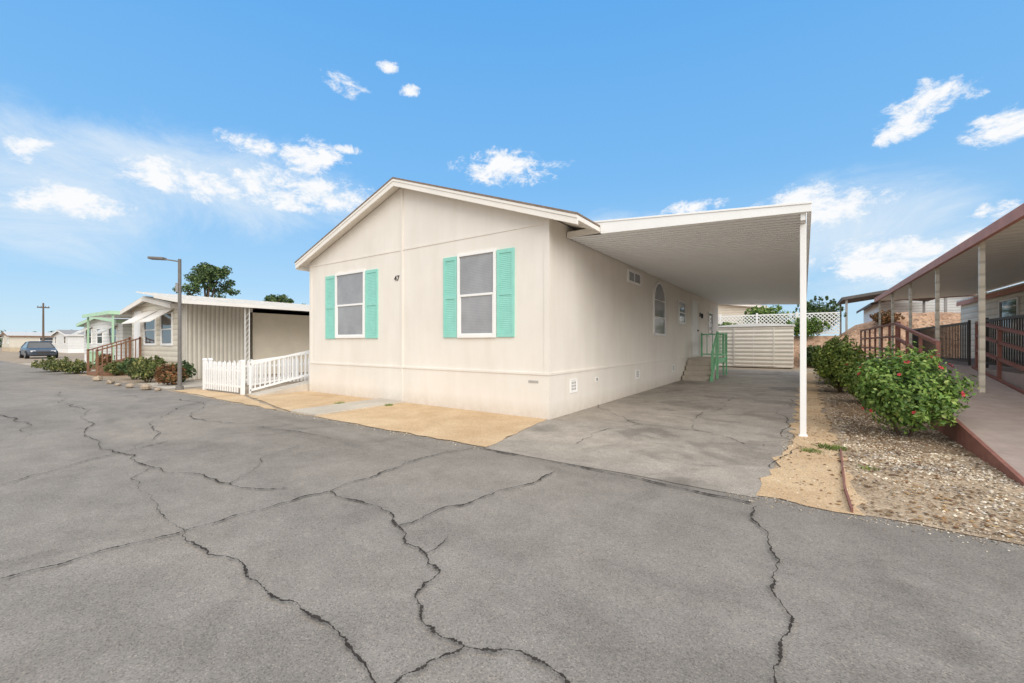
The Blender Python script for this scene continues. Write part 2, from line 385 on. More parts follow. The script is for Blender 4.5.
def shutter(parent,pl,c,a0,a1,z0,z1):
    s=MB(); w=.055; zm=(z0+z1)/2
    s.wbox(pl,c,a0,a0+w,.0,.03,z0,z1); s.wbox(pl,c,a1-w,a1,.0,.03,z0,z1)
    for p,q in((z0,z0+.07),(zm-.035,zm+.035),(z1-.07,z1)): s.wbox(pl,c,a0+w,a1-w,0,.03,p,q)
    s.wbox(pl,c,a0+w,a1-w,0,.014,z0+.07,zm-.035); s.wbox(pl,c,a0+w,a1-w,0,.014,zm+.035,z1-.07)
    for p,q in((z0+.07,zm-.035),(zm+.035,z1-.07)):
        n=int((q-p)/.034)
        for i in range(n):
            za=p+i*(q-p)/n; zb=p+(i+1)*(q-p)/n
            s.add([(a0+w,c-.015,zb),(a1-w,c-.015,zb),(a1-w,c-.0205,za+.004),(a0+w,c-.0205,za+.004),(a1-w,c-.015,za),(a0+w,c-.015,za)],[(0,1,2,3),(3,2,4,5)])
    return obj('shutter',s,m_teal,parent,fix=False)

# ---------------------------------------------------------------- main house
H=thing('manufactured_house',(-3.67,8.5,0),'cream single-storey manufactured house with turquoise shutters and gable front','house')
w=MB(); w.prism([(-7.33,.775),(0,.775),(0,3.43),(-3.67,4.715),(-7.33,3.43)],'y',0,17)
obj('wall',w,m_wall,H)
s=MB(); s.box(-7.345,.015,-.015,17.015,-.02,.77); obj('skirting',s,m_wall,H)
t=MB()
t.box(-7.36,.03,-.03,0.0,.755,.79); t.box(0,.03,0,17.03,.755,.79); t.box(-7.36,-7.33,0,17.03,.755,.79)
t.box(-.09,.012,-.012,0,.79,3.40); t.box(0,.012,0,.09,.79,3.40); t.box(-7.342,-7.24,-.012,0,.79,3.40)
t.box(-3.70,-3.64,-.024,0,.79,4.66); t.box(-7.24,-3.70,-.012,0,3.32,3.36); t.box(-3.64,-.09,-.012,0,3.32,3.36)
t.box(-3.68,-3.64,-.027,-.015,0,.755)
for yy in (4.88,9.76,14.6):
    t.box(0,.004,yy-.012,yy+.012,.79,3.36)
    t.box(.015,.019,yy-.01,yy+.01,0,.755)
obj('trim',t,m_wall,H)
def roofz(x): return 4.84-abs(x+3.67)*.3507
r=MB(); L,Rr=-7.62,.66
r.prism([(L,roofz(L)),(-3.67,4.84),(Rr,roofz(Rr)),(Rr,roofz(Rr)-.03),(-3.67,4.81),(L,roofz(L)-.03)],'y',-.27,17.27)
roof=obj('roof',r,m_shingle,H)
f=MB(); e=.035
f.prism([(L+e,roofz(L+e)-.032),(-3.67,4.806),(Rr-e,roofz(Rr-e)-.032),(Rr-e,roofz(Rr-e)-.105),(-3.67,4.735),(L+e,roofz(L+e)-.105)],'y',-.22,17.22)
obj('soffit',f,m_trim,H)
f=MB()
for a,b in((L+.01,-3.67),(-3.67,Rr-.01)):
    f.prism([(a,roofz(a)-.031),(b,roofz(b)-.031),(b,roofz(b)-.185),(a,roofz(a)-.185)],'y',-.25,-.221)
    f.prism([(a,roofz(a)-.031),(b,roofz(b)-.031),(b,roofz(b)-.085),(a,roofz(a)-.085)],'y',-.262,-.251)
f.box(Rr-.034,Rr-.008,-.22,17.22,roofz(Rr)-.11,roofz(Rr)-.03)
f.box(L+.008,L+.034,-.22,17.22,roofz(L)-.2,roofz(L)-.03)
obj('fascia',f,m_trim,H,bevel=.004)
window(H,'f',0,-6.13,-4.95,1.42,3.03); window(H,'f',0,-2.04,-1.10,1.40,3.03)
for a,b in((-6.57,-6.15),(-4.93,-4.49),(-2.42,-2.06),(-1.08,-.70)): shutter(H,'f',0,a,b,1.41,3.0)
window(H,'e',0,3.8,4.8,2.78,3.11,hung=False,grid=1)
# tall arched window: one continuous pane with an arched head
n=16; cy,cz,ra,z0=6.55,2.55,.60,1.55
arc=[(cy+ra*math.cos(math.pi*i/n),cz+ra*.88*math.sin(math.pi*i/n)) for i in range(n+1)]
g=MB(); g.prism([(cy-ra,z0),(cy+ra,z0)]+arc,'x',.002,.014); aw=obj('window',g,m_glass,H,label='tall arched window with continuous white frame')
f=MB()
out=[(cy+ra,z0)]+arc+[(cy-ra,z0)]
for a,b in zip(out,out[1:]): f.beam((.024,a[0],a[1]),(.024,b[0],b[1]),.046,.06)
f.beam((.024,cy-ra-.03,z0),(.024,cy+ra+.03,z0),.046,.06)
f.box(.003,.034,cy-ra+.03,cy+ra-.03,2.03,2.07); f.box(.003,.030,cy-ra+.03,cy+ra-.03,cz-.012,cz+.012)
obj('window_frame',f,m_white,aw)
window(H,'e',0,8.85,9.85,1.95,2.77)
window(H,'e',0,14.3,15.3,1.6,2.7)
d=MB(); d.box(.001,.03,11.0,11.95,.82,2.86); door=obj('door',d,m_white,H)
k=MB(); k.cyl((.03,11.85,1.8),(.09,11.85,1.8),.03,.03,8); obj('door_knob',k,m_pole,door)
f=MB(); f.box(.001,.045,10.9,10.99,.8,2.95); f.box(.001,.045,11.96,12.05,.8,2.95); f.box(.001,.045,10.99,11.96,2.87,2.95); obj('door_frame',f,m_white,door)
yy=12.5
k=MB(); k.box(.001,.03,yy-.05,yy+.05,2.38,2.55); k.cyl((.09,yy,2.32),(.09,yy,2.5),.04,.05,8); k.box(.03,.09,yy-.01,yy+.01,2.48,2.51)
obj('wall_lamp',k,m_black,H)
def vent(pl,c,a0,a1,z0,z1):
    v=MB(); v.wbox(pl,c,a0,a1,.0,.006,z0,z1)
    v.wbox(pl,c,a0,a0+.02,.006,.014,z0,z1); v.wbox(pl,c,a1-.02,a1,.006,.014,z0,z1)
    v.wbox(pl,c,a0+.02,a1-.02,.006,.014,z1-.02,z1); v.wbox(pl,c,a0+.02,a1-.02,.006,.014,z0,z0+.02)
    for q in range(3):
        for j in range(3):
            aa=a0+.04+(a1-a0-.08)*(q+.5)/3; zz=z0+.04+(z1-z0-.08)*(j+.5)/3
            v.wbox(pl,c,aa-.02,aa+.02,.007,.009,zz-.018,zz+.018,1)
    obj('vent',v,[m_white,m_grey],H)
vent('e',.015,.75,1.03,.38,.63); vent('e',.015,1.9,2.0,.50,.60); vent('e',.015,4.4,4.68,.38,.62); vent('e',.015,8.0,8.3,.36,.6)
k=MB(); k.wbox('f',-.015,-.40,-.20,.0,.005,.61,.655); obj('data_plate',k,m_grey,H)
def textmesh(body,size,loc,rot,mat,parent,name):
    cu=bpy.data.curves.new('t','FONT'); cu.body=body; cu.size=size; cu.extrude=.006
    to=bpy.data.objects.new('t',cu); COL.objects.link(to)
    dg=bpy.context.evaluated_depsgraph_get(); me=bpy.data.meshes.new_from_object(to.evaluated_get(dg))
    COL.objects.unlink(to); bpy.data.objects.remove(to)
    Mx=Matrix.Translation(Vector(loc))@Matrix.Rotation(rot[2],4,'Z')@Matrix.Rotation(rot[0],4,'X')
    me.transform(Mx); me.materials.clear(); me.materials.append(mat)
    o=bpy.data.objects.new(name,me); COL.objects.link(o); o.parent=parent; o.matrix_parent_inverse=WINV[parent.name]; return o
textmesh('47',.17,(-3.93,-.008,2.67),(R(90),0,0),m_black,H,'house_number')

# entry steps with green railings
E=thing('entry_steps',(.6,10.6,0),'pale entry steps with green baluster railings at side door','steps')
s=MB(); s.box(.04,.95,10.2,12.4,.68,.75)
for i in range(4): s.box(.06,.93,9.2+i*.26,10.2,.0 if i==0 else .17*i, .17*(i+1)-.002)
obj('step',s,m_conc,E)
s=MB(); s.prism([(10.2,.55),(12.4,.55),(12.4,.74),(10.2,.74)],'x',.955,.98); s.prism([(9.1,0),(10.2,.55),(10.2,.74),(9.1,.14)],'x',.955,.98); obj('stringer',s,m_green,E)
def rail(parent,p,q,zb0,zb1,h,mat,sp=.13,ps=.07,bs=.028,name='railing',bot=None):
    m=MB(); L=math.dist(p,q); n=max(1,int(L/sp))
    m.beam((*p,zb0+h),(*q,zb1+h),ps,.05); m.beam((*p,zb0+.1),(*q,zb1+.1),.04,.05)
    for i in range(1,n):
        t=i/n; x=p[0]+(q[0]-p[0])*t; y=p[1]+(q[1]-p[1])*t; z=zb0+(zb1-zb0)*t
        m.box(x-bs/2,x+bs/2,y-bs/2,y+bs/2,z+.1,z+h-.02)
    for (x,y),z in((p,zb0),(q,zb1)): m.box(x-ps/2,x+ps/2,y-ps/2,y+ps/2,max(0,z-.72),z+h+.06)
    return obj(name,m,mat,parent)
rail(E,(1.01,9.2),(1.01,10.2),.08,.75,.9,m_green,sp=.3,ps=.06,bs=.026); rail(E,(1.01,10.28),(1.01,12.35),.75,.75,.9,m_green,sp=.3,ps=.06,bs=.026); rail(E,(.1,12.36),(.9,12.36),.75,.75,.9,m_green,sp=.2,ps=.06,bs=.026)

# ---------------------------------------------------------------- carport
C=thing('carport',(2,9,0),'white aluminium carport on slim posts attached beside the house','carport')
X0,X1,Y0,Y1=.50,3.56,.66,17.0
def zc(x): return 3.405-(x-.5)*.079
zl=3.235; zr=zc(3.56)-.085
def zq(x): return zl+(zr-zl)*(x-.02)/3.54
m=MB(); per=.16; n=int((Y1-Y0)/per); prof=[]
for i in range(n):
    y=Y0+i*per; prof+= [(y,-.03),(y+.095,-.03),(y+.107,.022),(y+.148,.022)]
prof.append((Y0+n*per,-.03))
vs=[(.02,y,zq(.02)+min(z,0)) for y,z in prof]+[(.66,y,zq(.66)+min(z,0)) for y,z in prof]+[(X1,y,zq(X1)+z) for y,z in prof]
k=len(prof); m.add(vs,[(i,i+1,k+i+1,k+i) for i in range(k-1)]+[(k+i,k+i+1,2*k+i+1,2*k+i) for i in range(k-1)])
obj('roof_panel',m,m_alumu,C,fix=False)
m=MB(); m.prism([(X0,zc(X0)-.004),(X1,zc(X1)-.004),(X1,zc(X1)-.02),(X0,zc(X0)-.02)],'y',Y0,Y1); obj('top_sheet',m,m_alum,C)
f=MB(); 
f.prism([(X0,zc(X0)),(X1+.06,zc(X1+.06)),(X1+.06,zc(X1+.06)-.12),(.665,zq(.665)-.03),(.665,zc(.665)-.11),(X0,zc(X0)-.11)],'y',Y0-.05,Y0-.003)
f.prism([(X0,zc(X0)+.008),(X1+.07,zc(X1+.06)+.008),(X1+.07,zc(X1+.06)-.02),(X0,zc(X0)-.02)],'y',Y0-.062,Y0-.052)
f.box(X1+.012,X1+.06,Y0-.002,Y1+.05,zc(X1)-.13,zc(X1)-.002)
f.prism([(X0,zc(X0)),(X1,zc(X1)),(X1,zc(X1)-.12),(X0,zc(X0)-.12)],'y',Y1+.003,Y1+.04)
obj('fascia',f,m_alum,C,bevel=.003)
f=MB(); f.box(.017,.66,Y0-.04,Y0-.004,zl-.035,zl+.07); obj('closure_strip',f,m_trim,C)
f=MB(); f.box(3.50,3.555,Y0+.0,Y1,zr-.13,zr-.032); obj('beam',f,m_alum,C)
p=MB(); p.box(3.49,3.565,.865,.94,0,zr-.132); p.box(3.475,3.58,.85,.955,.0,.03); post=obj('post',p,m_white,C,bevel=.006)
copies(post,[(0,3.2*i,0) for i in range(1,6)],C)

# ---------------------------------------------------------------- foliage
def leafmb(clumps,size,seed,mb=None,aspect=.55,shell=.35):
    rr=random.Random(seed); mb=mb or MB()
    for (cx,cy,cz),(rx,ry,rz),n in clumps:
        for _ in range(n):
            d=Vector((rr.gauss(0,1),rr.gauss(0,1),rr.gauss(0,1))).normalized()
            k=1-abs(rr.gauss(0,shell)); k=max(.15,min(1.12,k+rr.uniform(-.03,.08)))
            p=Vector((cx+d.x*rx*k,cy+d.y*ry*k,cz+d.z*rz*k))
            if p.z<.04: continue
            nrm=(d+Vector((rr.gauss(0,.55),rr.gauss(0,.55),rr.gauss(0,.55)+.3))).normalized()
            a=nrm.cross(Vector((rr.gauss(0,1),rr.gauss(0,1),rr.gauss(0,1)))).normalized(); b=nrm.cross(a)
            s=size*rr.uniform(.6,1.35)
            mb.add([p-a*s,p-b*s*aspect+nrm*s*.15,p+a*s,p+b*s*aspect+nrm*s*.15],[(0,1,2,3)])
    return mb
def blob(mb,c,r,seed=0,nu=12,nv=8):
    rr=random.Random(seed); vs=[];
    for j in range(nv+1):
        ph=math.pi*j/nv
        for i in range(nu):
            t=2*math.pi*i/nu; k=rr.uniform(.82,1.1)
            vs.append((c[0]+r[0]*k*math.sin(ph)*math.cos(t),c[1]+r[1]*k*math.sin(ph)*math.sin(t),max(.01,c[2]+r[2]*k*math.cos(ph))))
    mb.add(vs,[(j*nu+i,j*nu+(i+1)%nu,(j+1)*nu+(i+1)%nu,(j+1)*nu+i) for j in range(nv) for i in range(nu)])
def bush(name,x,y,rx,ry,h,label,cat,n,size,seed,mat=None,flowers=0,z0=0,group=None):
    mat=mat or m_leaf; rr=random.Random(seed)
    T=thing(name,(x,y,z0),label,cat,group)
    c=MB()
    for q in range(5):
        a=rr.uniform(0,6.28); c.cyl((x+.05*math.cos(a),y+.05*math.sin(a),z0),(x+rx*.5*math.cos(a),y+ry*.5*math.sin(a),z0+h*.55),.02,.01,6)
    obj('stem',c,m_bark,T)
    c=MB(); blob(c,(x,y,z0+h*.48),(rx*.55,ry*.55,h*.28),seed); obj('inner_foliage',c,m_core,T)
    cl=[((x,y,z0+h*.5),(rx*.80,ry*.80,h*.43),n//2)]
    for q in range(18):
        a=q*2.4+rr.uniform(-.3,.3); e=rr.uniform(-.35,1.0); 
        px_=x+rx*.72*math.cos(a)*math.cos(e); py_=y+ry*.72*math.sin(a)*math.cos(e); pz=z0+h*.5+h*.40*math.sin(e)
        s=rr.uniform(.20,.38); cl.append(((px_,py_,pz),(rx*s,ry*s,h*s*.62),n//34))
    for q in range(26):
        a=rr.uniform(0,6.28); e=rr.uniform(0,1.4); k=rr.uniform(.95,1.1)
        cl.append(((x+rx*k*math.cos(a)*math.cos(e),y+ry*k*math.sin(a)*math.cos(e),z0+h*.5+h*.5*k*math.sin(e)),(.06,.06,.12),18))
    fo=obj('foliage',leafmb(cl,size,seed),mat,T,fix=False)
    if flowers:
        f0=None; s=.04; k=0
        while k<flowers:
            a=rr.uniform(-3.0,.2); e=rr.uniform(-.4,1.2); k+=1
            P=(x+rx*.97*math.cos(a)*math.cos(e),y+ry*.97*math.sin(a)*math.cos(e),z0+h*.5+h*.49*math.sin(e))
            if P[2]<.12: continue
            if f0 is None:
                f=MB()
                for j in range(5):
                    t=j*1.2566; b=t+.62; c_=t-.62
                    f.add([(0,0,0),(s*.8*math.cos(c_),s*.8*math.sin(c_),s*.35),(s*1.15*math.cos(t),s*1.15*math.sin(t),s*.25),(s*.8*math.cos(b),s*.8*math.sin(b),s*.35)],[(0,1,2,3)])
                f.cyl((0,0,0),(0,0,s*.9),.006,.004,5)
                f0=obj('flower',f,m_flower,T,fix=False); fl=f0
            else:
                fl=f0.copy(); COL.objects.link(fl); fl.parent=T
            fl.matrix_parent_inverse=WINV[T.name]
            fl.location=P; d=Vector((math.cos(a)*math.cos(e),math.sin(a)*math.cos(e),math.sin(e)+.2))
            fl.rotation_euler=d.to_track_quat('Z','Y').to_euler(); sc=rr.uniform(.5,.95); fl.scale=(sc,sc,sc)
    return T
gb='hibiscus bushes along the gravel strip'
bush('flowering_bush',4.68,1.70,.62,.70,1.20,'rounded green hibiscus bush with red flowers on gravel','bush',8500,.030,11,flowers=14,group=gb)
bush('flowering_bush',4.62,5.5,.45,.5,1.0,'loose yellow-green bush with few red flowers beside the ramp','bush',3600,.036,12,mat=m_leaf2,flowers=4,group=gb)
bush('flowering_bush',4.30,7.8,.55,.7,1.42,'taller yellow-green bush beside the gravel strip','bush',4500,.040,13,mat=m_leaf2,flowers=3,group=gb)
bush('flowering_bush',4.30,10.6,.55,.8,1.25,'yellow-green bush beside the gravel strip','bush',3200,.045,14,mat=m_leaf2,group=gb)
def tree(x,y,z0,h,cr,label,seed,mat=None,n=7000,size=.09,name='leafy_tree',cat='tree'):
    rr=random.Random(seed); T=thing(name,(x,y,z0),label,cat)
    t=MB(); th=h*.45; t.cyl((x,y,z0),(x+.1,y,z0+th),h*.03,h*.018,10); tips=[]
    for q in range(7):
        a=q*.9+rr.uniform(-.2,.2); l=cr*rr.uniform(.5,.85); e=rr.uniform(.5,1.2)
        P=(x+.1+l*math.cos(a)*math.cos(e),y+l*math.sin(a)*math.cos(e),z0+th+ (h-th)*.75*math.sin(e)*rr.uniform(.7,1))
        t.cyl((x+.1,y,z0+th*.9),P,h*.012,h*.004,6); tips.append(P)
    obj('trunk',t,m_bark,T)
    cl=[]
    for P in tips:
        for q in range(5):
            cl.append(((P[0]+rr.gauss(0,cr*.27),P[1]+rr.gauss(0,cr*.27),P[2]+rr.gauss(0,cr*.17)),(cr*rr.uniform(.15,.32),)*2+(cr*rr.uniform(.12,.22),),n//35))
    obj('crown',leafmb(cl,size,seed,shell=.4),mat or m_leafd,T,fix=False)
    return T
tree(-42.5,10.0,0,10.0,2.5,'tall dark-green spreading tree behind the mobile homes',21,n=5500,size=.12)
tree(-38,14.5,0,6.9,1.8,'small round tree behind the mobile homes',22,n=2500,size=.13)
bush('shrub',5.0,20.3,.8,.6,1.3,'green shrub at the foot of the dirt bank','shrub',2000,.06,31,m_leafy)
bush('shrub',3.9,20.9,.6,.5,1.1,'green shrub at the foot of the dirt bank','shrub',1500,.06,32,m_leafd)
bush('shrub',7.0,22.7,.6,.5,.7,'dry shrub on the brown dirt bank','shrub',1000,.06,33,m_leafr,z0=2.2)
bush('shrub',3.6,22.6,1.0,.35,1.2,'green creeper shrub growing against the lattice fence','shrub',2000,.06,34,m_leaf,z0=1.5)
bush('shrub',-.3,22.6,.9,.35,1.0,'green creeper shrub growing against the lattice fence','shrub',1600,.06,35,m_leaf,z0=1.5)
gh='green shrubs behind the lattice fence'
bush('shrub',1.6,24.4,1.5,.8,1.9,'leafy green shrub rising behind the lattice fence','shrub',3200,.07,36,m_leaf,z0=1.75,group=gh)
bush('shrub',4.2,24.6,1.2,.8,2.2,'leafy green shrub rising behind the lattice fence','shrub',3000,.07,37,m_leafd,z0=1.75,group=gh)

# ---------------------------------------------------------------- shed, lattice fence
S=thing('storage_shed',(1.4,20,0),'cream ribbed metal storage shed at the driveway end','shed')
w=MB(); w.box(-.35,3.08,19,20.7,.05,2.15); obj('wall',w,m_shed,S)
w=MB(); w.prism([(-.42,2.16),(3.15,2.16),(3.15,2.22),(1.36,2.34),(-.42,2.22)],'y',18.93,20.8); obj('roof',w,m_white,S)
w=MB(); w.box(.5,1.36,18.965,18.99,.12,2.05); w.box(1.38,2.24,18.965,18.99,.12,2.05); obj('door',w,m_shed,S)
w=MB(); w.box(.45,.49,18.95,18.99,.1,2.1);w.box(2.25,2.29,18.95,18.99,.1,2.1);w.box(1.361,1.379,18.96,18.992,.1,2.1); obj('door_trim',w,m_trim,S)
F=thing('lattice_fence',(1.2,23.1,1.7),'white diagonal lattice fence on top of the bank','fence')
for sx in range(4):
    xa=-2.8+sx*2.0; m=MB(); z0,z1=1.85,2.98; hh=z1-z0
    m.box(xa+.05,xa+1.95,23.06,23.12,z1-.04,z1+.03); m.box(xa+.05,xa+1.95,23.06,23.12,z0-.03,z0+.04)
    q=-hh
    while q<1.9:
        for sgn in(1,-1):
            a=max(0,q);b=min(1.9,q+hh)
            if sgn==1: P=(xa+.05+a,z0+(a-q));Q=(xa+.05+b,z0+(b-q))
            else: P=(xa+.05+a,z1-(a-q));Q=(xa+.05+b,z1-(b-q))
            if b-a>.05: m.beam((P[0],23.08+.012*sgn,P[1]),(Q[0],23.08+.012*sgn,Q[1]),.01,.045)
        q+=.2
    obj('lattice_panel',m,m_white,F)
    p=MB(); p.box(xa-.05,xa+.05,23.04,23.14,1.5,3.1); obj('post',p,m_white,F)

# ---------------------------------------------------------------- generic mobile homes
def mobile_home(loc,label,x0,x1,y0,y1,b,wh,rh,mw,mr,mt,wins=(),doors=(),group='mobile homes in the park',over=.3,name='mobile_home'):
    T=thing(name,(*loc,b),label,'house',group)
    xm=(x0+x1)/2; m=MB(); m.prism([(x0,b+.6),(x1,b+.6),(x1,b+wh-.02),(xm,b+rh-.1),(x0,b+wh-.02)],'y',y0,y1); obj('wall',m,mw,T)
    m=MB(); m.box(x0+.02,x1-.02,y0+.02,y1-.02,b,b+.595); obj('skirting',m,m_tan if mw is not m_sidw else m_white,T)
    sl=(rh-wh)/(xm-x0)
    m=MB(); a0,a1=x0-over,x1+over; za=b+wh-sl*over
    m.prism([(a0,za),(xm,b+rh),(a1,za),(a1,za-.05),(xm,b+rh-.05),(a0,za-.05)],'y',y0-over,y1+over); obj('roof',m,mr,T)
    m=MB()
    m.prism([(a0,za-.052),(xm,b+rh-.052),(xm,b+rh-.2),(a0,za-.2)],'y',y0-over-.03,y0-over)
    m.prism([(xm,b+rh-.052),(a1,za-.052),(a1,za-.2),(xm,b+rh-.2)],'y',y0-over-.03,y0-over)
    m.box(a1-.03,a1,y0-over+.002,y1+over,za-.2,za-.052); m.box(a0,a0+.03,y0-over+.002,y1+over,za-.2,za-.052)
    obj('fascia',m,mt,T)
    for pl,p,q,z0,z1,aw in wins:
        c={'f':y0,'e':x1,'w':x0}[pl]
        wn=window(T,pl,c,p,q,b+z0,b+z1,glass=m_glassd)
        if aw:
            A=MB(); d=.7
            if pl=='f': A.add([(p-.1,c,b+z1+.15),(q+.1,c,b+z1+.15),(q+.1,c-d,b+z1-.35),(p-.1,c-d,b+z1-.35),(p-.1,c,b+z1+.12),(q+.1,c,b+z1+.12),(q+.1,c-d,b+z1-.39),(p-.1,c-d,b+z1-.39)],[(0,1,2,3),(4,7,6,5),(3,2,6,7),(0,3,7,4),(1,5,6,2)])
            else: 
                sg=1 if pl=='e' else -1
                A.add([(c,p-.1,b+z1+.15),(c,q+.1,b+z1+.15),(c+sg*d,q+.1,b+z1-.35),(c+sg*d,p-.1,b+z1-.35),(c,p-.1,b+z1+.12),(c,q+.1,b+z1+.12),(c+sg*d,q+.1,b+z1-.39),(c+sg*d,p-.1,b+z1-.39)],[(0,1,2,3),(4,7,6,5),(3,2,6,7),(0,3,7,4),(1,5,6,2)])
            obj('window_awning',A,aw,T)
    for pl,p,q in doors:
        c={'f':y0,'e':x1,'w':x0}[pl]
        D=MB(); D.wbox(pl,c,p,q,.001,.04,b+.65,b+2.65); obj('door',D,m_white,T)
    return T
T2=mobile_home((-18,7),'tan mobile home with window awnings and corrugated side wall',-20.6,-15.2,-.5,15,0,2.78,3.16,m_cream,m_roofn,m_trim,
   wins=[('f',-18.9,-17.5,1.2,2.45,m_trim),('f',-16.9,-15.7,1.2,2.45,m_trim)],doors=[('f',-20.2,-19.35)])
C2=thing('neighbour_carport',(-13.5,5,0),'thin ribbed grey-beige metal carport roof on slim white posts','carport')
def z2(x): return 3.27+(x+17.75)*-.125
m=MB(); m.box(-14.56,-14.5,-.45,1.62,0.0,z2(-14.5)-.03); obj('corrugated_wall',m,m_corr,T2)
m=MB(); m.box(-15.1,-14.57,-.44,-.4,0,z2(-14.5)-.03); obj('corrugated_end',m,m_corrx,T2)
m=MB(); m.box(-15.0,-14.9,1.9,9,0,z2(-14.9)-.04); obj('inner_wall',m,m_beige,T2)
m=MB(); m.box(-14.9,-14.87,4.9,5.8,.1,2.15); obj('door',m,m_trim,T2)
m=MB(); prof=[]
y=-1.2
while y<12: prof+=[(y,0),(y+.15,0),(y+.17,.04),(y+.22,.04)]; y+=.24
vs=[(-17.75,y,z2(-17.75)+z) for y,z in prof]+[(-12.3,y,z2(-12.3)+z) for y,z in prof]; k=len(prof)
m.add(vs,[(i,i+1,k+i+1,k+i) for i in range(k-1)]); obj('roof_panel',m,m_roofn,C2,fix=False)
ze=z2(-12.3)
m=MB(); m.box(-12.29,-12.25,-1.23,12,ze-.06,ze+.05); m.prism([(-15,z2(-15)+.05),(-12.3,ze+.05),(-12.3,ze-.06),(-15,z2(-15)-.06)],'y',-1.26,-1.22); obj('fascia',m,m_trim,C2)
m=MB()
for sgn in(0,.14): m.box(-12.44,-12.42,.55+sgn,.57+sgn,0,ze)
for q in range(12):
    z=.1+q*.19; m.beam((-12.43,.56,z),(-12.43,.70,z+.175),.008,.01)
post=obj('post',m,m_white,C2); copies(post,[(0,4.2,0),(0,8.4,0)],C2)
St=thing('wooden_steps',(-20.2,-1.3,0),'brown wooden entry steps with handrails','steps')
m=MB()
for i in range(4): m.box(-20.5,-19.1,-1.9+i*.3,-.55,.15*i,.15*(i+1)-.003)
obj('step',m,m_brown,St); rail(St,(-19.1,-1.9),(-19.1,-.6),.1,.6,.9,m_brown,.14); rail(St,(-20.5,-1.9),(-20.5,-.6),.1,.6,.9,m_brown,.14)
T3=mobile_home((-30,7),'off-white mobile home with pale green trim and awnings',-35.5,-26.9,.6,15,0,2.6,2.95,m_sidw,m_roofw,m_ltgreen,
   wins=[('f',-34.8,-33.4,1.2,2.2,m_roofw),('f',-32.2,-30.8,1.2,2.2,None),('f',-29.4,-27.9,1.2,2.2,m_roofw),('e',3,4.4,1.3,2.2,None)],doors=[('e',6,6.9)])
C3=thing('neighbour_carport',(-24.5,5,0),'low wide carport with thin pale green roof edge','carport')
m=MB(); m.box(-27.1,-22.2,-.9,11,2.66,2.72); obj('roof_panel',m,m_alumu,C3)
m=MB(); m.box(-22.2,-22.16,-.94,11,2.60,2.76); m.box(-27.1,-22.2,-.94,-.9,2.60,2.76); obj('fascia',m,m_ltgreen,C3)
m=MB(); m.box(-22.34,-22.27,-.8,-.73,0,2.65); post=obj('post',m,m_ltgreen,C3); copies(post,[(0,3.4,0),(0,6.8,0),(-4.5,0,0)],C3)
rail(C3,(-26.6,-.75),(-24.2,-.75),0,0,.85,m_ltgreen,.18,name='railing',ps=.05)
for i,(a,b_,y0,mw,mt,lab) in enumerate([(-66,-58,9,m_cream,m_trim,'small cream mobile home with low gable roof'),(-84,-75,6,m_sidw,m_white,'white mobile home with low gable roof'),(-104,-95,3,m_cream,m_brown,'tan mobile home with brown fascia')]):
    mobile_home(((a+b_)/2,8),lab,a,b_,y0,y0+14,0,2.5,3.1,mw,m_roofg if i%2 else m_roofw,mt,
      wins=[('f',a+.8,a+2.2,1.2,2.2,m_roofw if i%2==0 else None),('f',b_-2.4,b_-1,1.2,2.2,None),('e',y0+3,y0+4.5,1.2,2.2,None)],doors=[('e',y0+6,y0+6.9)])
mobile_home((-140,0),'white mobile home closing the end of the street',-143,-137,-16,4,0,2.8,3.6,m_sidw,m_roofg,m_white,wins=[('e',-12,-10,1.2,2.3,None),('e',-6,-4,1.2,2.3,None),('e',0,2,1.2,2.3,None)])
# right neighbour
T4=mobile_home((11,9),'cream mobile home with covered porch and ramp',8.5,14,1,17,0,2.95,3.6,m_cream,m_roofw,m_redf,
   wins=[('w',11.6,13.0,1.5,2.6,None),('w',5,6.4,1.5,2.6,None)],doors=[('w',9.2,10.1)],over=.1)
m=MB(); m.prism([(5.84,2.97),(8.48,3.03),(8.48,2.98),(5.84,2.92)],'y',1.0,15.2); obj('porch_roof',m,m_porchc,T4)
m=MB(); m.box(5.77,5.83,.95,15.25,2.88,3.03); m.prism([(5.84,3.04),(8.48,3.10),(8.48,2.95),(5.84,2.89)],'y',.95,.99); m.prism([(5.84,3.04),(8.48,3.10),(8.48,2.95),(5.84,2.89)],'y',15.21,15.25); obj('porch_fascia',m,m_redf,T4)
m=MB(); m.box(5.86,5.925,3.66,3.725,0.5,2.92); post=obj('porch_post',m,m_cream,T4)
m=MB(); m.box(5.87,5.93,6.46,6.52,0,2.92); post=obj('porch_post',m,m_cream,T4); copies(post,[(0,2.8*i,0) for i in(1,2,3)],T4)
Dk=thing('porch_deck',(6.8,10,0),'raised porch deck with dark iron balusters','deck')
m=MB(); m.box(6.42,8.4,3.9,14,.0,.8); m.box(5.2,6.40,6.2,14,.0,.8); obj('deck',m,m_rampf,Dk)
rail(Dk,(6.56,3.95),(6.56,6.2),.8,.8,.95,m_black,.11,.04,.018); rail(Dk,(6.56,3.95),(8.35,3.95),.8,.8,.95,m_black,.11,.04,.018)
rail(Dk,(6.56,7.3),(6.56,13.8),.8,.8,.95,m_black,.13,.04,.018)
def rrail(parent,p,q,z0,z1,n,hs=(.95,.5),r=.024,ps=.022):
    m=MB()
    for h in hs: m.beam((*p,z0+h),(*q,z1+h),r*2,r*2)
    for i in range(n+1):
        t=i/n; x=p[0]+(q[0]-p[0])*t;y=p[1]+(q[1]-p[1])*t;z=z0+(z1-z0)*t
        m.box(x-ps,x+ps,y-ps,y+ps,max(0,z-.1),z+hs[0])
    return obj('railing',m,m_redb,parent)
rrail(Dk,(5.26,6.3),(5.26,13.9),.8,.8,6,(.95,.65,.35))
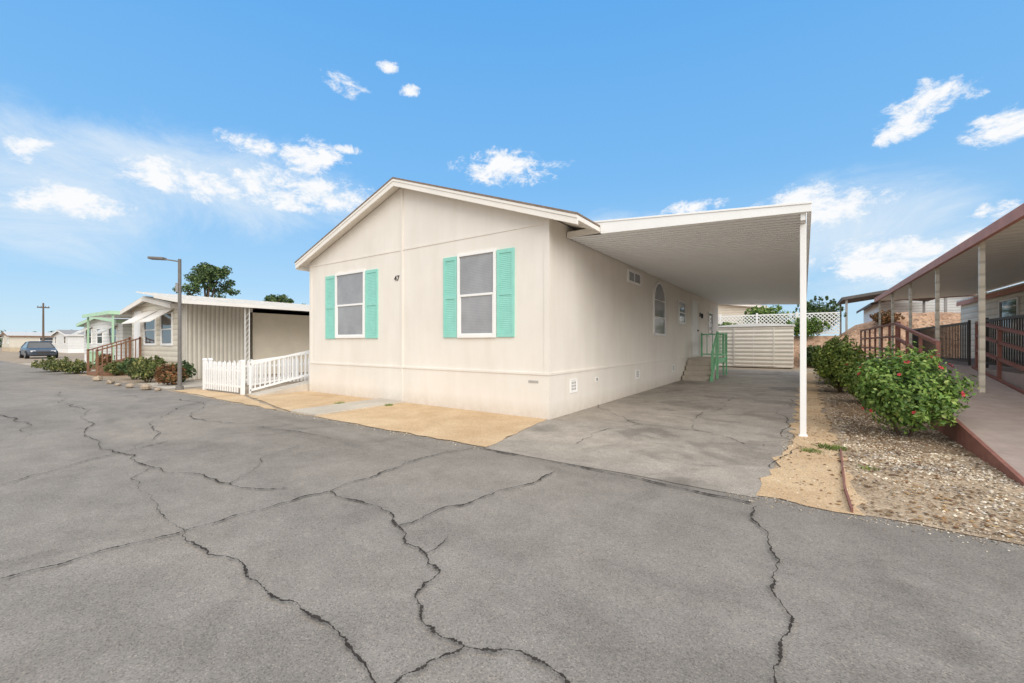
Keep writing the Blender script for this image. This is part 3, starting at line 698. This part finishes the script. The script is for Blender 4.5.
Rp=thing('access_ramp',(5.8,3,0),'grey-brown sloping access ramp with thin red-brown metal railings','ramp')
m=MB(); m.prism([(-.5,.0),(6.18,.0),(6.18,.8),(-.5,.02)],'x',5.2,6.33); obj('ramp_surface',m,m_rampf,Rp)
m=MB()
for xx in(5.155,6.34): m.prism([(-.5,.0),(6.18,.0),(6.18,.83),(-.5,.05)],'x',xx,xx+.04)
obj('edge_board',m,m_redb,Rp); 
rrail(Rp,(6.40,.2),(6.40,6.1),.1,.79,5,(.92,.66,.36),.026,.026)
rrail(Rp,(5.20,2.7),(5.20,6.15),.38,.79,3,(.92,.62),.026)
mobile_home((14,29),'white mobile home standing on the raised lot',12.5,27,28,34,1.75,2.3,2.9,m_sidw,m_roofg,m_white,wins=[('f',17,18.4,1.1,1.9,None)],over=.2)
mobile_home((10,40),'pale mobile home with dark roof on the raised lot',8.2,14.5,36,46,1.8,2.7,3.6,m_sidw,m_roofd,m_roofd,over=.5)
C5=thing('neighbour_carport',(8,32,1.8),'dark-roofed open carport on the raised lot','carport')
m=MB(); m.prism([(5.6,4.35),(8.2,4.75),(10.8,4.35),(10.8,4.27),(8.2,4.65),(5.6,4.27)],'y',29.5,35.6); obj('roof_panel',m,m_roofd,C5)
m=MB(); m.box(5.6,5.66,29.44,35.6,4.12,4.30); m.prism([(5.6,4.34),(8.2,4.74),(8.2,4.56),(5.6,4.16)],'y',29.42,29.48); m.prism([(8.2,4.74),(10.8,4.34),(10.8,4.16),(8.2,4.56)],'y',29.42,29.48); obj('fascia',m,m_roofd,C5)
m=MB(); m.box(5.8,5.92,29.6,29.72,1.8,4.28); post=obj('post',m,m_roofg,C5); copies(post,[(0,5.6,0),(4.7,0,0),(4.7,5.6,0)],C5)
mobile_home((-3,34),'pale mobile home behind the shrubs on the raised lot',-6,1,30,40,1.8,2.3,2.8,m_cream,m_roofw,m_trim)

# ---------------------------------------------------------------- picket fence + white ramp rail
def picket_fence(p,q,label,h=.80):
    T=thing('picket_fence',((p[0]+q[0])/2,(p[1]+q[1])/2,0),label,'fence','white fences beside the house')
    dx,dy=q[0]-p[0],q[1]-p[1];L=math.hypot(dx,dy);ux,uy=dx/L,dy/L
    m=MB()
    for z in(.2,.60): m.beam((*p,z),(*q,z),.03,.05)
    obj('rail',m,m_white,T)
    m=MB()
    w,t=.030,.009
    def Lc(a,b,z): return (p[0]+ux*(a)-uy*b,p[1]+uy*(a)+ux*b,z)
    o_=-.028
    vs=[Lc(.1-w,o_-t,.05),Lc(.1+w,o_-t,.05),Lc(.1+w,o_-t,h-.05),Lc(.1,o_-t,h),Lc(.1-w,o_-t,h-.05)]
    vs+=[Lc(.1-w,o_+t,.05),Lc(.1+w,o_+t,.05),Lc(.1+w,o_+t,h-.05),Lc(.1,o_+t,h),Lc(.1-w,o_+t,h-.05)]
    m.add(vs,[(0,1,2,3,4),(9,8,7,6,5)]+[(i,(i+1)%5,5+(i+1)%5,5+i) for i in range(5)])
    pk=obj('picket',m,m_white,T)
    n=int((L-.2)/.125)
    copies(pk,[(ux*.125*i,uy*.125*i,0) for i in range(1,n+1)],T)
    m=MB(); m.box(p[0]-.04,p[0]+.04,p[1]-.04,p[1]+.04,0,h+.03); m.prism([(p[0]-.05,h+.03),(p[0]+.05,h+.03),(p[0],h+.08)],'y',p[1]-.05,p[1]+.05)
    ps=obj('post',m,m_white,T,bevel=.004); copies(ps,[(dx,dy,0)],T)
picket_fence((-10.1,-1.45),(-8.05,-1.35),'low white picket fence facing the street')
picket_fence((-10.15,-1.3),(-10.15,3.2),'low white picket fence running back beside the walkway')
Wr=thing('side_ramp',(-7.8,1,0),'white railed ramp rising along the house side','ramp')
m=MB(); m.prism([(-1.3,0),(3.6,0),(3.6,.75),(-1.3,.02)],'x',-7.93,-7.40) ; obj('ramp_surface',m,m_conc,Wr)
rail(Wr,(-8.0,-1.2),(-8.0,3.6),.0,.95,.76,m_white,.12,.04,.022)
rail(Wr,(-9.3,-.6),(-8.1,3.2),.02,.6,.76,m_white,.14,.04,.022)

# street lamp
lx,ly=-10.65,-1.85
T=thing('street_lamp',(lx,ly,0),'dark metal street lamp with short arm and flat head','street lamp')
m=MB(); m.cyl((lx,ly,0),(lx,ly,3.62),.05,.04,12); m.cyl((lx,ly,0),(lx,ly,.12),.10,.09,12); obj('pole',m,m_pole,T)
m=MB(); m.beam((lx,ly,3.55),(lx-.38,ly-.30,3.62),.035,.035); obj('arm',m,m_pole,T)
m=MB(); hx,hy=lx-.36,ly-.28
m.beam((hx+.05,hy+.04,3.625),(hx-.26,hy-.21,3.64),.18,.07); obj('lamp_head',m,m_pole,T,bevel=.02)
m=MB(); m.box(lx-.03,lx+.03,ly-.09,ly-.05,2.7,2.95); obj('control_box',m,m_roofg,T)
x,y,h=-84,5,6.9
T=thing('utility_pole',(x,y,0),'wooden utility pole with crossarm above the homes','utility pole')
m=MB(); m.cyl((x,y,0),(x,y,h),.13,.09,10); obj('pole',m,m_woodp,T)
m=MB(); m.box(x-.06,x+.06,y-.6,y+.6,h-.7,h-.55)
for q in(-.5,-.2,.2,.5): m.cyl((x,y+q,h-.55),(x,y+q,h-.4),.04,.03,6)
obj('crossarm',m,m_woodp,T)

gs='shrubs in front yards along the street'
for (px,py,rx,h,mt,lab,n) in [(160,386,.45,.55,m_leafr,'low rust-tinted shrub by the street lamp',900),(138,383,.6,.8,m_leafy,'low dry green shrub by the tan home',1100),(125,380,.5,.7,m_leafd,'low dark green shrub by the tan home',900),(172,383,.4,.6,m_leafd,'low dark green shrub by the street lamp',700),
    (66,374,.8,.5,m_leafy,'spreading green groundcover shrub by the road',1100),(48,372,.9,.6,m_leafy,'spreading green groundcover shrub by the road',1100),(98,371,.5,.7,m_leafr,'reddish succulent shrub by the green-trimmed home',700),(108,376,.4,.5,m_leafy,'low dry green shrub by the driveway',600)]:
    x,y=G(px,py); bush('shrub',x,y+.25,rx,rx*.8,h,lab,'shrub',n,.05,int(px),mt,group=gs)
def rock(x,y,s,seed):
    m=MB(); blob(m,(x,y,s*.4),(s,s*.8,s*.6),seed,8,5); o=obj('rock',m,m_ground,None,label='rounded tan border rock in front bed',category='rock',group='rocks edging the front beds')
for i,(px,py) in enumerate([(118,386),(130,388),(146,390),(158,391),(110,384),(98,381)]):
    x,y=G(px,py); rock(x,y,.10+.04*(i%3),i)
rr=random.Random(9); m=MB()
def tuft(cx,cy,rad,n,h):
    for _ in range(n):
        a=rr.uniform(0,6.28); q=rad*rr.random()**.6; x=cx+q*math.cos(a);y=cy+q*math.sin(a); t=rr.uniform(0,6.28); hh=h*rr.uniform(.4,1.2); dx,dy=.006*math.cos(t),.006*math.sin(t); lx_,ly_=rr.gauss(0,.03),rr.gauss(0,.03)
        m.add([(x-dx,y-dy,.01),(x+dx,y+dy,.01),(x+lx_,y+ly_,.01+hh)],[(0,1,2)])
tuft(*G(832,449),.16,260,.04); tuft(*G(812,452),.12,130,.03); tuft(-4.45,-1.0,.12,150,.06); tuft(-3.5,-.5,.1,90,.05); tuft(*G(868,470),.09,60,.03)
obj('grass_tufts',m,m_grass,fix=False,kind='stuff',label='sparse green weeds in sandy ground',category='weeds')
p0=G(845,492);p1=G(852,514)
T=thing('garden_edging',(p0[0],p0[1],0),'thin reddish edging board between sand and gravel','edging')
m=MB(); m.beam((*p0,.02),(*p1,.02),.015,.05); m.beam((p0[0],p0[1],.02),(3.9,.2,.015),.015,.035); obj('board',m,m_redb,T)

def car(cx,cy,label):
    T=thing('parked_car',(cx,cy,0),label,'car')
    m=MB(); X=[-2.3,-2.2,-1.7,-1.0,0,1.0,1.6,2.1,2.28]; HW=[.70,.82,.88,.9,.9,.9,.88,.80,.66]; ZL=[.35,.25,.2,.2,.2,.2,.2,.24,.34]; ZS=[.80,.93,.95,.93,.91,.90,.86,.76,.62]
    ring=[]
    for x,hw,zl,zs in zip(X,HW,ZL,ZS):
        ring.append([(cx+x,cy-hw*.9,zl),(cx+x,cy-hw,zl+.15),(cx+x,cy-hw,zs-.15),(cx+x,cy-hw*.88,zs),(cx+x,cy+hw*.88,zs),(cx+x,cy+hw,zs-.15),(cx+x,cy+hw,zl+.15),(cx+x,cy+hw*.9,zl)])
    vs=[v for r_ in ring for v in r_]; fs=[]
    for i in range(len(ring)-1):
        for j in range(8): fs.append((i*8+j,i*8+(j+1)%8,(i+1)*8+(j+1)%8,(i+1)*8+j))
    fs+=[tuple(range(8)),tuple(range(len(vs)-8,len(vs)))]
    m.add(vs,fs); body=obj('body',m,m_carp,T,bevel=.03,smooth=False)
    V=[(cx-1.75,cy-.8,.92),(cx+1.15,cy-.8,.89),(cx+1.15,cy+.8,.89),(cx-1.75,cy+.8,.92),(cx-1.05,cy-.6,1.38),(cx+.35,cy-.6,1.40),(cx+.35,cy+.6,1.40),(cx-1.05,cy+.6,1.38)]
    m=MB(); m.add(V,[(0,1,5,4),(1,2,6,5),(2,3,7,6),(3,0,4,7)]); obj('window',m,m_glassd,T)
    m=MB(); m.add([(cx-1.1,cy-.62,1.385),(cx+.4,cy-.62,1.405),(cx+.4,cy+.62,1.405),(cx-1.1,cy+.62,1.385),(cx-1.0,cy-.5,1.44),(cx+.25,cy-.5,1.46),(cx+.25,cy+.5,1.46),(cx-1.0,cy+.5,1.44)],[(0,1,2,3),(4,5,6,7),(0,1,5,4),(1,2,6,5),(2,3,7,6),(3,0,4,7)])
    for a,b_ in((0,4),(1,5),(2,6),(3,7)): m.beam(V[a],V[b_],.06,.06)
    obj('roof',m,m_carp,T)
    for wx in(-1.4,1.4):
        for sy in(-1,1):
            m=MB(); m.cyl((cx+wx,cy+sy*.70,.32),(cx+wx,cy+sy*.93,.32),.32,.32,18); wh=obj('wheel',m,m_rub,T)
            m=MB(); m.cyl((cx+wx,cy+sy*.925,.32),(cx+wx,cy+sy*.94,.32),.2,.18,12); obj('rim',m,m_rim,wh)
    for sy in(-1,1):
        m=MB(); m.box(cx+2.14,cx+2.26,cy+sy*.42,cy+sy*.72,.56,.68); obj('headlight',m,m_lens,T,bevel=.02)
    m=MB(); m.box(cx+2.22,cx+2.30,cy-.35,cy+.35,.42,.58); obj('grille',m,m_black,T)
car(-51.0,.5,'dark blue-grey sedan parked beside the street')

cl=[]; rr=random.Random(5)
for i in range(60):
    y=-30+i*3+rr.uniform(-1,1); h=rr.uniform(1.6,3.2); cl.append(((-190+rr.uniform(-12,12),y,h*.8),(3.2,2.6,h),150))
o=obj('distant_tree_line',leafmb(cl,.5,77),m_leafd,None,fix=False,kind='stuff',label='distant mass of dusty trees at the horizon',category='trees')

# ---------------------------------------------------------------- camera
cam=bpy.data.cameras.new('camera'); co=bpy.data.objects.new('camera',cam); COL.objects.link(co)
co.location=CAM; co.rotation_euler=(R(90),0,TH); cam.lens=422/1024*36; cam.sensor_width=36; cam.shift_y=.0015; cam.clip_end=3000; cam.clip_start=.05
scene.camera=co
# ---------------------------------------------------------------- light
SD=Vector((.98,-.64,.70)).normalized(); EL=math.asin(SD.z); AZ=math.atan2(SD.x,SD.y)
sl=bpy.data.lights.new('sun','SUN'); sl.energy=2.2; sl.angle=R(50); sl.color=(1,.965,.915)
so=bpy.data.objects.new('sun',sl); COL.objects.link(so); so.rotation_euler=SD.to_track_quat('Z','Y').to_euler()
W=bpy.data.worlds.new('World'); scene.world=W; W.use_nodes=True; nt=W.node_tree
bg=nt.nodes['Background']; bg.inputs[1].default_value=.125
sky=nt.nodes.new('ShaderNodeTexSky'); sky.sky_type='NISHITA'; sky.sun_disc=False; sky.sun_elevation=EL; sky.sun_rotation=AZ; sky.air_density=1.0; sky.dust_density=.4; sky.ozone_density=2.0
tc=nt.nodes.new('ShaderNodeTexCoord'); vec=tc.outputs['Generated']
sx=nt.nodes.new('ShaderNodeSeparateXYZ'); nt.links.new(vec,sx.inputs[0])
def MT(op,a,b=None,c=None):
    n=nt.nodes.new('ShaderNodeMath'); n.operation=op
    for i,v in enumerate((a,b,c)):
        if v is None: continue
        if isinstance(v,(int,float)): n.inputs[i].default_value=v
        else: nt.links.new(v,n.inputs[i])
    return n.outputs[0]
def SS(v,a,b,lo=0,hi=1):
    m=nt.nodes.new('ShaderNodeMapRange'); m.interpolation_type='SMOOTHSTEP'; nt.links.new(v,m.inputs[0])
    m.inputs[1].default_value=a; m.inputs[2].default_value=b; m.inputs[3].default_value=lo; m.inputs[4].default_value=hi; return m.outputs[0]
az=MT('ARCTAN2',sx.outputs[0],sx.outputs[1]); el=MT('ARCSINE',sx.outputs[2])
def mask(lst):
    cur=None
    for px,py,rx,ry in lst:
        dx=px-512; a=math.atan(dx/422)-TH; e=math.atan((343-py)/math.hypot(422,dx))
        ra=rx*422/(422**2+dx*dx); re=ry/math.hypot(422,dx)
        u=MT('DIVIDE',MT('SUBTRACT',az,a),ra); v=MT('DIVIDE',MT('SUBTRACT',el,e),re)
        d=MT('SUBTRACT',1.0,MT('ADD',MT('MULTIPLY',u,u),MT('MULTIPLY',v,v)))
        d=MT('MAXIMUM',d,-1.5)
        cur=d if cur is None else MT('MAXIMUM',cur,d)
    return cur
puffs=mask([(345,84,26,11),(388,67,11,5),(408,90,12,6),(250,144,40,10),(350,150,16,5),(510,168,54,16),(310,160,38,19),(300,190,80,20),(20,143,36,15),(190,182,65,20),(60,200,70,18),
  (932,100,48,18),(1000,130,42,17),(900,130,40,12),(812,208,84,22),(690,208,34,8),(1000,213,36,11),(880,262,90,24),(985,240,50,15)])
haze=mask([(60,190,180,66),(240,190,160,48),(150,160,130,24),(940,265,150,46),(840,230,130,46),(620,240,80,26)])
mp=nt.nodes.new('ShaderNodeMapping'); mp.inputs['Scale'].default_value=(1,1,1.7); nt.links.new(vec,mp.inputs[0])
n1=noise(nt,17,12,.70,mp.outputs[0],.25); n2=noise(nt,4.5,10,.70,mp.outputs[0],.6)
pf=MT('ADD',MT('MULTIPLY',puffs,.75),MT('MULTIPLY',MT('SUBTRACT',n1.outputs['Fac'],.5),4.2))
pm=SS(pf,.0,.85)
hz=MT('ADD',MT('MULTIPLY',haze,.65),MT('MULTIPLY',MT('SUBTRACT',n2.outputs['Fac'],.5),2.2))
hm_=SS(hz,-.25,1.0,0,.75)
rb=ramp(nt,[(0,(4.8,6.4,7.5)),(.12,(3.2,5.4,7.6)),(.35,(1.7,4.25,7.6)),(.7,(1.0,3.5,7.4)),(1,(.9,3.1,7.0))])
nt.links.new(MT('MAXIMUM',el,0),rb.inputs[0])
base=mixc(nt,.88,sky.outputs[0],rb.outputs[0])
c1=mixc(nt,hm_,base,(6.4,7.1,7.7)); c2=mixc(nt,pm,c1,(7.7,7.8,7.95))
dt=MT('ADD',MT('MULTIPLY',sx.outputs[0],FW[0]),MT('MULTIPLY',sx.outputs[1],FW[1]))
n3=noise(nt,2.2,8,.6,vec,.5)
deck=MT('MAXIMUM',SS(MT('ADD',dt,MT('MULTIPLY',MT('SUBTRACT',n3.outputs['Fac'],.5),.5)),.2,-.15),SS(MT('ADD',el,MT('MULTIPLY',MT('SUBTRACT',n3.outputs['Fac'],.5),.3)),.82,1.05))  # unseen bright cloud cover behind camera and overhead, added as neutral fill light
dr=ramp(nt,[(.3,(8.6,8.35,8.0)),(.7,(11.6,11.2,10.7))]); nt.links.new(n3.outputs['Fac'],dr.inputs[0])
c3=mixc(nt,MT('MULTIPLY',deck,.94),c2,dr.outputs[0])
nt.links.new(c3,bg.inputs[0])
scene.view_settings.view_transform='Standard'; scene.view_settings.look='None'; scene.view_settings.exposure=0
